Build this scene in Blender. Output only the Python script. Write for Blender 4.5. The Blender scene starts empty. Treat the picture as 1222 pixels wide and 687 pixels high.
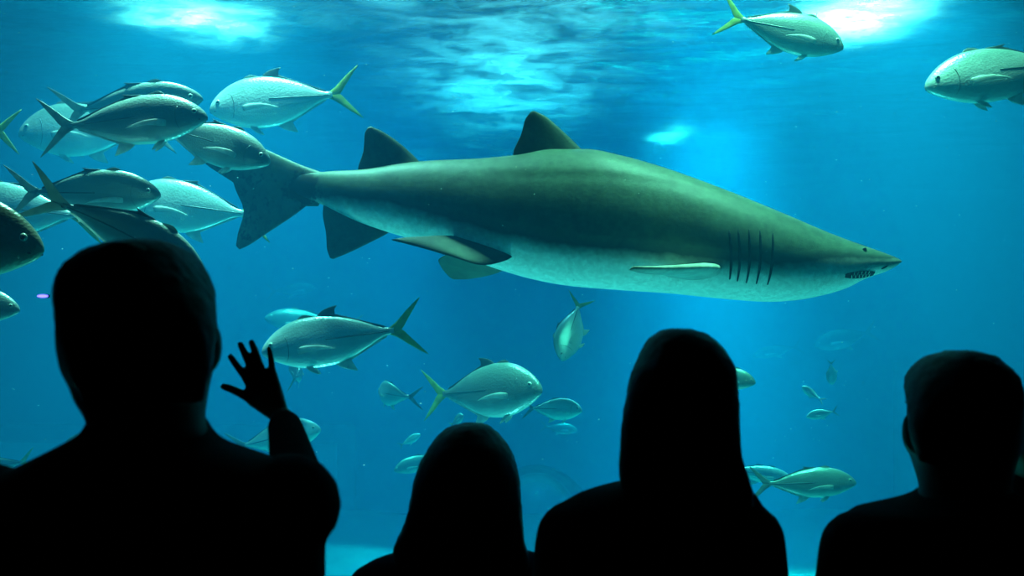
import bpy, bmesh, math, random
import numpy as np
from mathutils import Vector, Matrix
random.seed(7); np.random.seed(7)
S = bpy.context.scene
COL = S.collection

# ------------------------------------------------------------------ camera
F = 1310.0                      # focal length in pixels of the 1222 x 687 frame
HZ = 380.0                      # image row of the eye-level horizon
EYE = 1.6
cam_d = bpy.data.cameras.new('camera'); cam = bpy.data.objects.new('camera', cam_d); COL.objects.link(cam)
cam.location = (0, 0, EYE); cam.rotation_euler = (math.pi / 2, 0, 0)
cam_d.sensor_width = 36; cam_d.lens = F / 1222 * 36
cam_d.shift_y = (HZ - 343.5) / 1222
cam_d.clip_start = 0.05; cam_d.clip_end = 100
cam_d.dof.use_dof = True; cam_d.dof.focus_distance = 5.0; cam_d.dof.aperture_fstop = 6.3
S.camera = cam
# ------------------------------------------------------------------ world, lamps over the tank, exposure
world = bpy.data.worlds.new('world'); S.world = world; world.use_nodes = True
world.node_tree.nodes['Background'].inputs[0].default_value = (0, 0, 0, 1)
world.node_tree.nodes['Background'].inputs[1].default_value = 0
S.view_settings.view_transform = 'Standard'; S.view_settings.look = 'None'
S.view_settings.gamma = 1; S.view_settings.use_curve_mapping = False
S.view_settings.exposure = 0.0
S.cycles.transparent_max_bounces = 16
S.cycles.volume_bounces = 0

def P(px, py, Y):               # photograph pixel at depth Y -> a point of the place
    return Vector(((px - 611) / F * Y, Y, EYE - (py - HZ) / F * Y))

SURF = 4.2                      # water level
TX, TY0, TY1, TZ = 13.0, 2.42, 22.0, -2.3

def area(name, loc, sx, sy, w, col, rot=(0, 0, 0)):
    l = bpy.data.lights.new(name, 'AREA'); l.shape = 'RECTANGLE'; l.size = sx; l.size_y = sy
    l.energy = w; l.color = col
    o = bpy.data.objects.new(name, l); o.location = loc; o.rotation_euler = rot; COL.objects.link(o); return o
def spot(name, loc, target, w, col, deg, blend=1.0, r=0.15):
    l = bpy.data.lights.new(name, 'SPOT'); l.energy = w; l.color = col
    l.spot_size = math.radians(deg); l.spot_blend = blend; l.shadow_soft_size = r
    o = bpy.data.objects.new(name, l); o.location = loc
    o.rotation_euler = (Vector(target) - Vector(loc)).to_track_quat('-Z', 'Y').to_euler(); COL.objects.link(o); return o

area('tank_ambient_fill', (0, 14.5, 8.0), 22, 10, 1700, (0.8, 0.95, 1.0))  # broad unseen panel added for the ambient light in the deep water
spot('tank_lamp', (-2.75, 9.3, 5.6), (-2.6, 9.6, 0), 4600, (1.0, 1.0, 0.65), 84)
spot('tank_lamp', (3.1, 9.4, 5.6), (3.4, 9.6, 0), 7500, (1.0, 1.0, 0.7), 94)
spot('tank_lamp', (0.3, 11.5, 8.0), (0.3, 11.5, 0), 6000, (0.85, 0.97, 1.0), 110, r=0.3)  # added to brighten the water just under the surface
spot('tank_lamp', (2.75, 15.4, 6.2), (2.8, 15.4, -2), 90000, (1.0, 1.0, 0.72), 36, r=0.8)
spot('tank_lamp', (-1.7, 17.5, 6.2), (-1.7, 17.5, -2), 12000, (1.0, 0.95, 0.9), 26, r=0.5)
spot('tank_lamp', (1.55, 4.95, 6.2), (1.3, 5.1, 2.0), 5600, (0.7, 1.0, 0.58), 52, r=0.35)
spot('tank_lamp', (-1.6, 5.5, 6.2), (-1.6, 5.0, 2.0), 7800, (0.8, 1.0, 0.74), 54, r=0.35)

# ------------------------------------------------------------------ node materials
def mat(name):
    m = bpy.data.materials.new(name); m.use_nodes = True
    nt = m.node_tree; nt.nodes.clear()
    return m, nt, nt.nodes.new('ShaderNodeOutputMaterial')
def N(nt, t, **kw):
    n = nt.nodes.new(t)
    for k, v in kw.items():
        if k.startswith('_'): setattr(n, k[1:], v)
        else: n.inputs[k.replace('__', ' ')].default_value = v
    return n
def ramp(nt, stops, interp='LINEAR'):
    r = nt.nodes.new('ShaderNodeValToRGB'); r.color_ramp.interpolation = interp
    e = r.color_ramp.elements
    while len(e) < len(stops): e.new(0.5)
    for k, (p, c) in enumerate(stops):
        e[k].position = p; e[k].color = (c[0], c[1], c[2], 1) if hasattr(c, '__len__') else (c, c, c, 1)
    return r
def simple(name, col, rough=0.7, spec=0.3, noise=0.25, scale=8.0, bump=0.0, metal=0.0):
    m, nt, out = mat(name)
    b = N(nt, 'ShaderNodeBsdfPrincipled', Roughness=rough, Metallic=metal)
    b.inputs['Specular IOR Level'].default_value = spec
    tc = nt.nodes.new('ShaderNodeTexCoord'); nz = N(nt, 'ShaderNodeTexNoise', Scale=scale, Detail=4.0)
    nt.links.new(tc.outputs['Object'], nz.inputs['Vector'])
    lo = tuple(c * (1 - noise) for c in col); hi = tuple(min(1, c * (1 + noise)) for c in col)
    r = ramp(nt, [(0.3, lo), (0.7, hi)]); nt.links.new(nz.outputs['Fac'], r.inputs['Fac'])
    nt.links.new(r.outputs['Color'], b.inputs['Base Color'])
    if bump:
        bp = N(nt, 'ShaderNodeBump', Strength=bump, Distance=0.02)
        nt.links.new(nz.outputs['Fac'], bp.inputs['Height']); nt.links.new(bp.outputs['Normal'], b.inputs['Normal'])
    nt.links.new(b.outputs[0], out.inputs['Surface'])
    return m

M = {}
M['room'] = simple('dark_room_paint', (0.012, 0.012, 0.014), 0.9, 0.1)
M['carpet'] = simple('dark_carpet', (0.01, 0.01, 0.012), 1.0, 0.0, scale=60)
M['tank_wall'] = simple('tank_wall_paint', (0.16, 0.42, 0.55), 0.9, 0.1, noise=0.2, scale=0.6)
M['sand'] = simple('pale_sand', (0.8, 0.78, 0.7), 1.0, 0.0, noise=0.1, scale=3, bump=0.3)
M['rock'] = simple('pale_concrete', (0.45, 0.55, 0.55), 0.95, 0.1, noise=0.2, scale=2)
M['skin'] = simple('skin', (0.10, 0.06, 0.045), 0.6, 0.3, noise=0.1)
M['hair'] = simple('black_hair', (0.012, 0.01, 0.009), 0.6, 0.25, noise=0.4, scale=60)
M['cloth_a'] = simple('black_cotton', (0.012, 0.012, 0.014), 0.95, 0.05, scale=120)
M['cloth_b'] = simple('navy_cotton', (0.012, 0.014, 0.03), 0.95, 0.05, scale=120)
M['denim'] = simple('dark_denim', (0.015, 0.02, 0.04), 0.95, 0.05, scale=200)
M['shoe'] = simple('shoe_rubber', (0.02, 0.02, 0.02), 0.7, 0.2)
M['eyewhite'] = simple('eye_white', (0.7, 0.68, 0.65), 0.3, 0.5, noise=0.05)
M['pupil'] = simple('pupil_black', (0.006, 0.007, 0.008), 0.12, 0.8, noise=0.05)
M['fish_eye'] = simple('fish_eye_silver', (0.55, 0.6, 0.5), 0.25, 0.6, noise=0.1)
M['dark_gill'] = simple('gill_slit_dark', (0.006, 0.012, 0.012), 0.9, 0.1)
M['tooth'] = simple('tooth_ivory', (0.75, 0.75, 0.65), 0.4, 0.5, noise=0.05)

# water: scattering + absorbing volume, no surface
def water_mat():
    m, nt, out = mat('tank_water')
    sc = N(nt, 'ShaderNodeVolumeScatter', Color=(0.02, 0.42, 0.95, 1), Density=0.07, Anisotropy=0.0)
    ab = N(nt, 'ShaderNodeVolumeAbsorption', Color=(0.0, 0.78, 0.895, 1), Density=0.4)
    ad = nt.nodes.new('ShaderNodeAddShader')
    nt.links.new(sc.outputs[0], ad.inputs[0]); nt.links.new(ab.outputs[0], ad.inputs[1])
    nt.links.new(ad.outputs[0], out.inputs['Volume'])
    return m
M['water'] = water_mat()

# clear acrylic pane
def pane_mat(name, tint=(1, 1, 1), ior=1.2):
    m, nt, out = mat(name)
    tr = N(nt, 'ShaderNodeBsdfTransparent', Color=(*tint, 1)); gl = N(nt, 'ShaderNodeBsdfGlossy', Roughness=0.02)
    fr = N(nt, 'ShaderNodeFresnel', IOR=ior); mx = nt.nodes.new('ShaderNodeMixShader')
    nt.links.new(fr.outputs[0], mx.inputs[0]); nt.links.new(tr.outputs[0], mx.inputs[1]); nt.links.new(gl.outputs[0], mx.inputs[2])
    nt.links.new(mx.outputs[0], out.inputs['Surface'])
    return m
M['pane'] = pane_mat('clear_acrylic')
M['dome'] = pane_mat('clear_acrylic_dome', ior=1.33)

# rippled water surface: Fresnel mirror from below, clear towards the lamps, reflected lamp glints painted in as white foam
GLITTER = [(-0.12, 14.6, 0.85, 4.6, 0.62), (-2.72, 9.7, 0.42, 0.55, 0.75), (2.95, 9.75, 0.36, 0.7, 0.8),
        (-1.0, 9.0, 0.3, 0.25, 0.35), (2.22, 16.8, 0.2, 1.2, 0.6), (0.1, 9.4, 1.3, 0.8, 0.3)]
def surface_mat():
    m, nt, out = mat('rippled_water_surface'); L = nt.links.new
    geo = nt.nodes.new('ShaderNodeNewGeometry')
    mp = nt.nodes.new('ShaderNodeMapping'); mp.inputs['Scale'].default_value = (1.5, 3.0, 1)
    L(geo.outputs['Position'], mp.inputs['Vector'])
    n1 = N(nt, 'ShaderNodeTexNoise', Scale=2.2, Detail=5.0, Roughness=0.6, Distortion=0.6)
    L(mp.outputs[0], n1.inputs['Vector'])
    bp = N(nt, 'ShaderNodeBump', Strength=0.6, Distance=0.05); L(n1.outputs['Fac'], bp.inputs['Height'])
    fr = N(nt, 'ShaderNodeFresnel', IOR=1.33); L(bp.outputs[0], fr.inputs['Normal'])
    gl = N(nt, 'ShaderNodeBsdfGlossy', Roughness=0.12); L(bp.outputs[0], gl.inputs['Normal'])
    tr = nt.nodes.new('ShaderNodeBsdfTransparent')
    mx = nt.nodes.new('ShaderNodeMixShader'); L(fr.outputs[0], mx.inputs[0]); L(tr.outputs[0], mx.inputs[1]); L(gl.outputs[0], mx.inputs[2])
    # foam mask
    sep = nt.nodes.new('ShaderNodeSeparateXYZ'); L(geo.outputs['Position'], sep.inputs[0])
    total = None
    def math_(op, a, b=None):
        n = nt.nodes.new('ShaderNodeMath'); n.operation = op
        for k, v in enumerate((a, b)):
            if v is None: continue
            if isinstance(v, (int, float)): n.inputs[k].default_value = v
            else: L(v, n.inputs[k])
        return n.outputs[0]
    for (cx, cy, rx, ry, a) in GLITTER:
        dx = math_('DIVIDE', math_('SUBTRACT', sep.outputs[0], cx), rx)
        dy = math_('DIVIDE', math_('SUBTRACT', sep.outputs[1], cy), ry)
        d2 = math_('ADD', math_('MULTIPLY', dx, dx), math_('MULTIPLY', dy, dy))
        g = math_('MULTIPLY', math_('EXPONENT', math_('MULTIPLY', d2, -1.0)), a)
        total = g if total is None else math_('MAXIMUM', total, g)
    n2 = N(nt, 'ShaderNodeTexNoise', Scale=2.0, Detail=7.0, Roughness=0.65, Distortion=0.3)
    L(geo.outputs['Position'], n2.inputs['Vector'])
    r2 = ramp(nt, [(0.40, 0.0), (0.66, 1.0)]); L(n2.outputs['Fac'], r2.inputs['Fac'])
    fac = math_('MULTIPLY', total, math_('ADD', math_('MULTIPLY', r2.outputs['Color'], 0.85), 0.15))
    glitter = N(nt, 'ShaderNodeBsdfTranslucent', Color=(0.9, 0.95, 0.95, 1))
    mf = nt.nodes.new('ShaderNodeMixShader'); L(fac, mf.inputs[0]); L(mx.outputs[0], mf.inputs[1]); L(glitter.outputs[0], mf.inputs[2])
    L(mf.outputs[0], out.inputs['Surface'])
    return m
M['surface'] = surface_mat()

def emit(name, col, s):
    m, nt, out = mat(name); e = N(nt, 'ShaderNodeEmission', Color=(*col, 1), Strength=s)
    nt.links.new(e.outputs[0], out.inputs['Surface']); return m
M['gallery'] = emit('lit_gallery_window', (0.02, 0.5, 0.62), 0.5)
M['glint_glow'] = emit('violet_glint_glow', (0.14, 0.13, 1.0), 4.0)  # glow for the violet glint in the window

# fish skin: grey-green back, silver flank, pale belly (object space, body length = 1)
def fish_mat(name, back, flank, belly, metal=0.35):
    m, nt, out = mat(name); L = nt.links.new
    tc = nt.nodes.new('ShaderNodeTexCoord'); sep = nt.nodes.new('ShaderNodeSeparateXYZ'); L(tc.outputs['Object'], sep.inputs[0])
    nz = N(nt, 'ShaderNodeTexNoise', Scale=9.0, Detail=3.0); L(tc.outputs['Object'], nz.inputs['Vector'])
    ma = N(nt, 'ShaderNodeMath', _operation='MULTIPLY_ADD'); L(nz.outputs['Fac'], ma.inputs[0]); ma.inputs[1].default_value = 0.12; L(sep.outputs[2], ma.inputs[2])
    mr = N(nt, 'ShaderNodeMapRange'); L(ma.outputs[0], mr.inputs[0]); mr.inputs[1].default_value = -0.14; mr.inputs[2].default_value = 0.26
    r = ramp(nt, [(0.05, belly), (0.4, flank), (0.62, flank), (0.85, back)]); L(mr.outputs[0], r.inputs['Fac'])
    # scales: fine voronoi relief
    mp = nt.nodes.new('ShaderNodeMapping'); mp.inputs['Scale'].default_value = (60, 30, 75); L(tc.outputs['Object'], mp.inputs['Vector'])
    vo = N(nt, 'ShaderNodeTexVoronoi', Scale=1.0); L(mp.outputs[0], vo.inputs['Vector'])
    bp = N(nt, 'ShaderNodeBump', Strength=0.12, Distance=0.01); L(vo.outputs['Distance'], bp.inputs['Height'])
    b = N(nt, 'ShaderNodeBsdfPrincipled', Roughness=0.3, Metallic=metal)
    L(r.outputs['Color'], b.inputs['Base Color']); L(bp.outputs[0], b.inputs['Normal'])
    L(b.outputs[0], out.inputs['Surface'])
    return m
M['jack'] = fish_mat('jack_skin', (0.3, 0.38, 0.34), (0.2, 0.26, 0.25), (0.55, 0.6, 0.56))  # flank darker than back, painted for light falling from above
M['jack_pale'] = fish_mat('jack_skin_pale', (0.3, 0.42, 0.4), (0.52, 0.62, 0.6), (0.78, 0.83, 0.8))
M['jack_dark'] = fish_mat('jack_skin_dark', (0.07, 0.09, 0.05), (0.2, 0.22, 0.15), (0.5, 0.52, 0.45), 0.2)
def fin_mat(name, col):
    m, nt, out = mat(name); L = nt.links.new
    tc = nt.nodes.new('ShaderNodeTexCoord'); wv = N(nt, 'ShaderNodeTexNoise', Scale=14.0, Detail=2.0); L(tc.outputs['Object'], wv.inputs['Vector'])
    r = ramp(nt, [(0.3, tuple(c * 0.65 for c in col)), (0.7, col)]); L(wv.outputs['Fac'], r.inputs['Fac'])
    d = N(nt, 'ShaderNodeBsdfPrincipled', Roughness=0.5); L(r.outputs['Color'], d.inputs['Base Color'])
    t = nt.nodes.new('ShaderNodeBsdfTranslucent'); L(r.outputs['Color'], t.inputs[0])
    mx = nt.nodes.new('ShaderNodeMixShader'); mx.inputs[0].default_value = 0.35
    L(d.outputs[0], mx.inputs[1]); L(t.outputs[0], mx.inputs[2]); L(mx.outputs[0], out.inputs['Surface'])
    return m
M['fin_grey'] = fin_mat('fin_grey', (0.22, 0.3, 0.28))
M['fin_dark'] = fin_mat('fin_dark', (0.05, 0.09, 0.09))
M['fin_yellow'] = fin_mat('fin_yellow', (0.42, 0.56, 0.12))
M['fin_pale'] = fin_mat('fin_pale', (0.75, 0.82, 0.78))
M['gillc'] = simple('gill_edge', (0.12, 0.17, 0.16), 0.4, 0.5, noise=0.3, scale=20)
M['scute'] = simple('scute_line', (0.03, 0.06, 0.06), 0.35, 0.6, noise=0.5, scale=40)

# shark skin from the vertex attribute 'belly' plus noise and spots
def shark_mat(name, fin=False):
    m, nt, out = mat(name); L = nt.links.new
    tc = nt.nodes.new('ShaderNodeTexCoord')
    at = N(nt, 'ShaderNodeAttribute', _attribute_name='belly')
    nz = N(nt, 'ShaderNodeTexNoise', Scale=9.0, Detail=6.0, Roughness=0.65); L(tc.outputs['Object'], nz.inputs['Vector'])
    ma = N(nt, 'ShaderNodeMath', _operation='MULTIPLY_ADD'); L(nz.outputs['Fac'], ma.inputs[0]); ma.inputs[1].default_value = 0.3; L(at.outputs['Fac'], ma.inputs[2])
    back, mid, belly = (0.065, 0.1, 0.065), (0.03, 0.045, 0.035), (0.86, 0.9, 0.84)
    r = ramp(nt, [(0.04, (0.016, 0.024, 0.018)), (0.18, back), (0.42, mid), (0.6, (0.4, 0.45, 0.4)), (0.78, belly)]); L(ma.outputs[0], r.inputs['Fac'])
    # mottling and small dark spots
    n2 = N(nt, 'ShaderNodeTexNoise', Scale=38.0, Detail=5.0, Roughness=0.7); L(tc.outputs['Object'], n2.inputs['Vector'])
    r2 = ramp(nt, [(0.32, 0.6), (0.65, 1.2)]); L(n2.outputs['Fac'], r2.inputs['Fac'])
    vo = N(nt, 'ShaderNodeTexVoronoi', Scale=11.0); L(tc.outputs['Object'], vo.inputs['Vector'])
    r3 = ramp(nt, [(0.06, 0.35), (0.12, 1.0)]); L(vo.outputs['Distance'], r3.inputs['Fac'])
    at2 = N(nt, 'ShaderNodeAttribute', _attribute_name='spots')
    def mixm(a, b, fac=1.0):
        x = nt.nodes.new('ShaderNodeMix'); x.data_type = 'RGBA'; x.blend_type = 'MULTIPLY'
        if isinstance(fac, float): x.inputs[0].default_value = fac
        else: L(fac, x.inputs[0])
        L(a, x.inputs[6]); L(b, x.inputs[7]); return x.outputs[2]
    c = mixm(mixm(r.outputs['Color'], r2.outputs['Color'], 0.65), r3.outputs['Color'], at2.outputs['Fac'])
    at3 = N(nt, 'ShaderNodeAttribute', _attribute_name='blotch')
    n3 = N(nt, 'ShaderNodeTexNoise', Scale=26.0, Detail=4.0, Roughness=0.7); L(tc.outputs['Object'], n3.inputs['Vector'])
    m3 = N(nt, 'ShaderNodeMath', _operation='MULTIPLY_ADD'); L(at3.outputs['Fac'], m3.inputs[0]); m3.inputs[1].default_value = 0.6; L(n3.outputs['Fac'], m3.inputs[2])
    r4 = ramp(nt, [(0.72, 1.0), (0.80, 0.12)]); L(m3.outputs[0], r4.inputs['Fac'])
    c = mixm(c, r4.outputs['Color'])
    b = N(nt, 'ShaderNodeBsdfPrincipled', Roughness=0.55)
    b.inputs['Specular IOR Level'].default_value = 0.25
    bp = N(nt, 'ShaderNodeBump', Strength=0.15, Distance=0.01); L(n2.outputs['Fac'], bp.inputs['Height'])
    L(c, b.inputs['Base Color']); L(bp.outputs[0], b.inputs['Normal']); L(b.outputs[0], out.inputs['Surface'])
    return m
M['shark'] = shark_mat('shark_skin')
M['speck'] = simple('drifting_speck', (0.9, 0.9, 0.85), 0.8, 0.2)

# ------------------------------------------------------------------ mesh helpers
def obj(name, verts, faces, material, parent=None, smooth=True, attrs=None):
    me = bpy.data.meshes.new(name); me.from_pydata([tuple(v) for v in verts], [], faces); me.update()
    if smooth: me.polygons.foreach_set('use_smooth', [True] * len(me.polygons))
    for k, vals in (attrs or {}).items():
        a = me.attributes.new(k, 'FLOAT', 'POINT'); a.data.foreach_set('value', vals)
    me.materials.append(material)
    o = bpy.data.objects.new(name, me); COL.objects.link(o)
    if parent: o.parent = parent
    return o
def tag(o, label=None, cat=None, group=None, kind=None):
    if label: o['label'] = label
    if cat: o['category'] = cat
    if group: o['group'] = group
    if kind: o['kind'] = kind
    return o
def empty(name, loc):
    o = bpy.data.objects.new(name, None); o.location = loc; o.empty_display_size = 0.1; COL.objects.link(o); return o
class MB:
    def __init__(s): s.v = []; s.f = []
    def add(s, v, f):
        n = len(s.v); s.v += [tuple(x) for x in v]; s.f += [tuple(i + n for i in q) for q in f]
    def box(s, x0, x1, y0, y1, z0, z1):
        s.add([(x0,y0,z0),(x1,y0,z0),(x1,y1,z0),(x0,y1,z0),(x0,y0,z1),(x1,y0,z1),(x1,y1,z1),(x0,y1,z1)],
              [(0,3,2,1),(4,5,6,7),(0,1,5,4),(1,2,6,5),(2,3,7,6),(3,0,4,7)])
    def loft(s, rings, cap=True):
        n = len(rings[0]); v = [p for r in rings for p in r]; f = []
        for i in range(len(rings) - 1):
            for j in range(n):
                k = (j + 1) % n
                f.append((i*n + j, i*n + k, (i+1)*n + k, (i+1)*n + j))
        if cap: f.append(tuple(range(n))[::-1]); f.append(tuple((len(rings)-1)*n + j for j in range(n)))
        s.add(v, f)
    def ball(s, c, r, nu=14, nv=10, rot=None):
        c = Vector(c); r = (r, r, r) if isinstance(r, (int, float)) else r
        rings = []
        for i in range(nv + 1):
            th = math.pi * (0.001 + 0.998 * i / nv); ring = []
            for j in range(nu):
                a = 2 * math.pi * j / nu
                p = Vector((r[0]*math.sin(th)*math.cos(a), r[1]*math.sin(th)*math.sin(a), -r[2]*math.cos(th)))
                ring.append(c + (rot @ p if rot else p))
            rings.append(ring)
        s.loft(rings)
    def capsule(s, a, b, ra, rb, n=14, flat=1.0, up=None):
        a = Vector(a); b = Vector(b); d = (b - a); L = d.length; d.normalize()
        u = Vector(up) if up else (Vector((0,0,1)) if abs(d.z) < 0.8 else Vector((0,1,0)))
        x = d.cross(u).normalized(); y = x.cross(d).normalized()
        rings = []
        def ring(c, r): rings.append([c + x*(r*math.cos(2*math.pi*j/n)) + y*(r*flat*math.sin(2*math.pi*j/n)) for j in range(n)])
        for i in range(5):
            t = math.pi/2*(0.02 + 0.98*i/5); ring(a - d*(ra*math.cos(t)), ra*math.sin(t))
        for i in range(5): ring(a + d*(L*i/4), ra + (rb-ra)*i/4)
        for i in range(5):
            t = math.pi/2*(0.02 + 0.98*(4-i)/5); ring(b + d*(rb*math.cos(t)), rb*math.sin(t))
        s.loft(rings)
    def build(s, name, m, parent=None, smooth=True, attrs=None):
        return obj(name, s.v, s.f, m, parent, smooth, attrs)

def pchip(xs, ys, q):
    xs = np.asarray(xs, float); ys = np.asarray(ys, float); q = np.clip(np.asarray(q, float), xs[0], xs[-1])
    h = np.diff(xs); d = np.diff(ys) / h; m = np.zeros_like(ys); m[0] = d[0]; m[-1] = d[-1]
    for i in range(1, len(xs) - 1):
        if d[i-1] * d[i] > 0:
            w1 = 2*h[i] + h[i-1]; w2 = h[i] + 2*h[i-1]; m[i] = (w1 + w2) / (w1/d[i-1] + w2/d[i])
    i = np.clip(np.searchsorted(xs, q) - 1, 0, len(h) - 1); t = (q - xs[i]) / h[i]
    return ((1+2*t)*(1-t)**2*ys[i] + t*(1-t)**2*h[i]*m[i] + t*t*(3-2*t)*ys[i+1] + t*t*(t-1)*h[i]*m[i+1])
def curve3(pts, m):
    pts = [Vector(p) for p in pts]; s = np.linspace(0, 1, len(pts)); q = np.linspace(0, 1, m)
    c = [pchip(s, [p[k] for p in pts], q) for k in range(3)]
    return [Vector((c[0][i], c[1][i], c[2][i])) for i in range(m)]
def foil(mb, lead, trail, w, thick, m=9, nc=7, fillet=0.0):
    """A fin as a loft of foil sections from root to tip; lead / trail are 3-D edge points, w the thickness direction."""
    Lp = curve3(lead, m); Tp = curve3(trail, m); w = Vector(w).normalized(); rings = []
    cs = [0.5 - 0.5*math.cos(math.pi*k/(nc-1)) for k in range(nc)]
    for i in range(m):
        s = i / (m - 1); th = thick * (1 - 0.8*s) + fillet * max(0, 1 - s*4)**2
        th = min(th, 0.5*(Tp[i]-Lp[i]).length + 1e-5)
        prof = [2.2*math.sqrt(c)*(1-c)*th*0.65 + 0.02*th for c in cs]
        up = [Lp[i].lerp(Tp[i], c) + w*p for c, p in zip(cs, prof)]
        dn = [Lp[i].lerp(Tp[i], c) - w*p for c, p in zip(cs, prof)][::-1]
        rings.append(up + dn)
    mb.loft(rings)

# ------------------------------------------------------------------ the setting
RX, RY0, RZ = 4.0, -3.2, 3.3
PY0, PY1 = 2.30, 2.40
def slab(name, *b, m='room', **kw):
    mb = MB(); mb.box(*b); o = mb.build(name, M[m], None, False); tag(o, kind='structure', **kw); return o
slab('floor', -RX-.2, RX+.2, RY0-.2, PY1, -0.2, 0, m='carpet', label='dark carpeted floor of the viewing gallery', cat='floor')
slab('ceiling', -RX-.2, RX+.2, RY0-.2, PY0, RZ, RZ+.2, label='black ceiling over the viewing gallery', cat='ceiling')
slab('wall_left', -RX-.2, -RX, RY0, PY0, 0, RZ, label='black gallery side wall by the waving man', cat='wall')
slab('wall_right', RX, RX+.2, RY0, PY0, 0, RZ, label='black gallery side wall by the short-haired man', cat='wall')
slab('wall_back', -RX, RX, RY0-.2, RY0, 0, RZ, label='black gallery rear wall facing the tank', cat='wall')
mb = MB()                                   # front wall of the gallery = front of the tank, with the window opening
WX, WZ0, WZ1 = 3.6, 0.45, 3.0
mb.box(-TX-.3, -WX, PY0, PY1, TZ, SURF+.6); mb.box(WX, TX+.3, PY0, PY1, TZ, SURF+.6)
mb.box(-WX, WX, PY0, PY1, TZ, WZ0); mb.box(-WX, WX, PY0, PY1, WZ1, SURF+.6)
tag(mb.build('wall_front', M['room'], None, False), 'dark wall framing the large tank window', 'wall', kind='structure')
win = empty('window_1', (0, PY0, WZ0)); tag(win, 'huge clear acrylic window between gallery and tank', 'window', kind='structure')
mb = MB(); mb.box(-WX, WX, 0.02, PY1-PY0-.02, 0, WZ1-WZ0); mb.build('pane', M['pane'], win, False)
mb = MB(); mb.box(-WX-.08, WX+.08, -.06, 0, -.1, 0); mb.box(-WX-.08, WX+.08, -.06, 0, WZ1-WZ0, WZ1-WZ0+.1)
mb.box(-WX-.08, -WX, -.06, 0, 0, WZ1-WZ0); mb.box(WX, WX+.08, -.06, 0, 0, WZ1-WZ0); mb.build('window_frame', M['room'], win, False)

slab('tank_wall_back', -TX-.3, TX+.3, TY1, TY1+.3, TZ, SURF+.6, m='tank_wall', label='far blue wall of the tank', cat='wall')
slab('tank_wall_left', -TX-.3, -TX, PY1, TY1, TZ, SURF+.6, m='tank_wall', label='blue side wall of the tank by the jack shoal', cat='wall')
slab('tank_wall_right', TX, TX+.3, PY1, TY1, TZ, SURF+.6, m='tank_wall', label='blue side wall of the tank ahead of the shark', cat='wall')
# sand floor with gentle dunes
nx, ny = 90, 60
xs = np.linspace(-TX, TX, nx); ys = np.linspace(PY1, TY1, ny)
V = [(x, y, TZ + .08*math.sin(x*1.3 + .7*math.sin(y)) + .06*math.sin(y*1.9 + x*.4)) for y in ys for x in xs]
Fc = [(j*nx+i, j*nx+i+1, (j+1)*nx+i+1, (j+1)*nx+i) for j in range(ny-1) for i in range(nx-1)]
tag(obj('tank_floor', V, Fc, M['sand']), 'pale sand bed of the tank', 'sand bed', kind='structure')
# rippled surface
nx, ny = 330, 260
xs = np.linspace(-TX, TX, nx); ys = np.linspace(PY1, TY1, ny)
X, Y = np.meshgrid(xs, ys); Z = np.full_like(X, SURF)
for k in range(14):
    a = random.uniform(-0.7, 0.7) + math.pi/2; wl = random.uniform(0.35, 1.8); am = 0.006*wl
    Z += am*np.sin((X*math.cos(a) + Y*math.sin(a))*2*math.pi/wl + random.uniform(0, 6.28))
V = np.stack([X, Y, Z], -1).reshape(-1, 3).tolist()
Fc = [(j*nx+i, j*nx+i+1, (j+1)*nx+i+1, (j+1)*nx+i) for j in range(ny-1) for i in range(nx-1)]
tag(obj('water_surface', V, Fc, M['surface']), 'rippled water surface with painted-on white foam, seen from below', 'water surface', kind='structure')
mb = MB(); mb.box(-TX+.004, TX-.004, PY1+.004, TY1-.004, TZ-.2, SURF+.06)
tag(mb.build('water', M['water'], None, False), 'clear blue water filling the tank', 'water', kind='stuff')

# far viewing windows low in the back wall
def far_window(n, x0, x1, z0, z1, label):
    r = empty('window_%d' % n, ((x0+x1)/2, TY1-.02, z0)); tag(r, label, 'window', kind='structure')
    h = (x1-x0)/2; H = z1-z0; t = .35
    mb = MB(); mb.box(-h+t, h-t, -.05, 0, t, H-t); mb.build('pane', M['gallery'], r, False)
    mb = MB(); mb.box(-h, h, -.2, 0, 0, t); mb.box(-h, h, -.2, 0, H-t, H); mb.box(-h, -h+t, -.2, 0, t, H-t); mb.box(h-t, h, -.2, 0, t, H-t)
    mb.build('window_frame', M['rock'], r, False)
far_window(2, -12.0, P(425, 0, TY1).x, TZ+.1, P(0, 506, TY1).z, 'pale framed window low in the far tank wall, behind the waving man')
far_window(3, P(1066, 0, TY1).x, 12.8, TZ+.1, P(0, 432, TY1).z, 'pale framed window in the far tank wall, behind the short-haired man')

# unseen lamps added on the sand to brighten the shark belly
M['fill_glass'] = emit('fill_lamp_glass', (0.5, 1.0, 0.9), 4.0)
for (fx, fy, side) in ((-0.9, 5.9, 'tail'), (1.1, 5.9, 'head')):
    r = empty('fill_lamp', (fx, fy, TZ)); tag(r, 'added round underwater floodlight on the sand beneath the shark %s' % side, 'fill_lamp')
    C = lambda rr, z: [(rr*math.cos(2*math.pi*k/24), rr*math.sin(2*math.pi*k/24), z) for k in range(24)]
    mb = MB(); mb.loft([C(.16, -.15), C(.16, .12), C(.05, .16), C(.05, .22), C(.13, .25), C(.17, .38), C(.17, .42), C(.15, .42), C(.15, .38)]); mb.build('housing', M['shoe'], r)
    mb = MB(); mb.loft([C(.15, .385), C(.15, .395)]); mb.build('lens', M['fill_glass'], r)
    l = spot('fill_lamp_beam', (fx, fy, TZ+.44), (fx*.9, 5.0, 2.0), 330, (0.55, 1.0, 0.85), 62, r=0.14)

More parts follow.
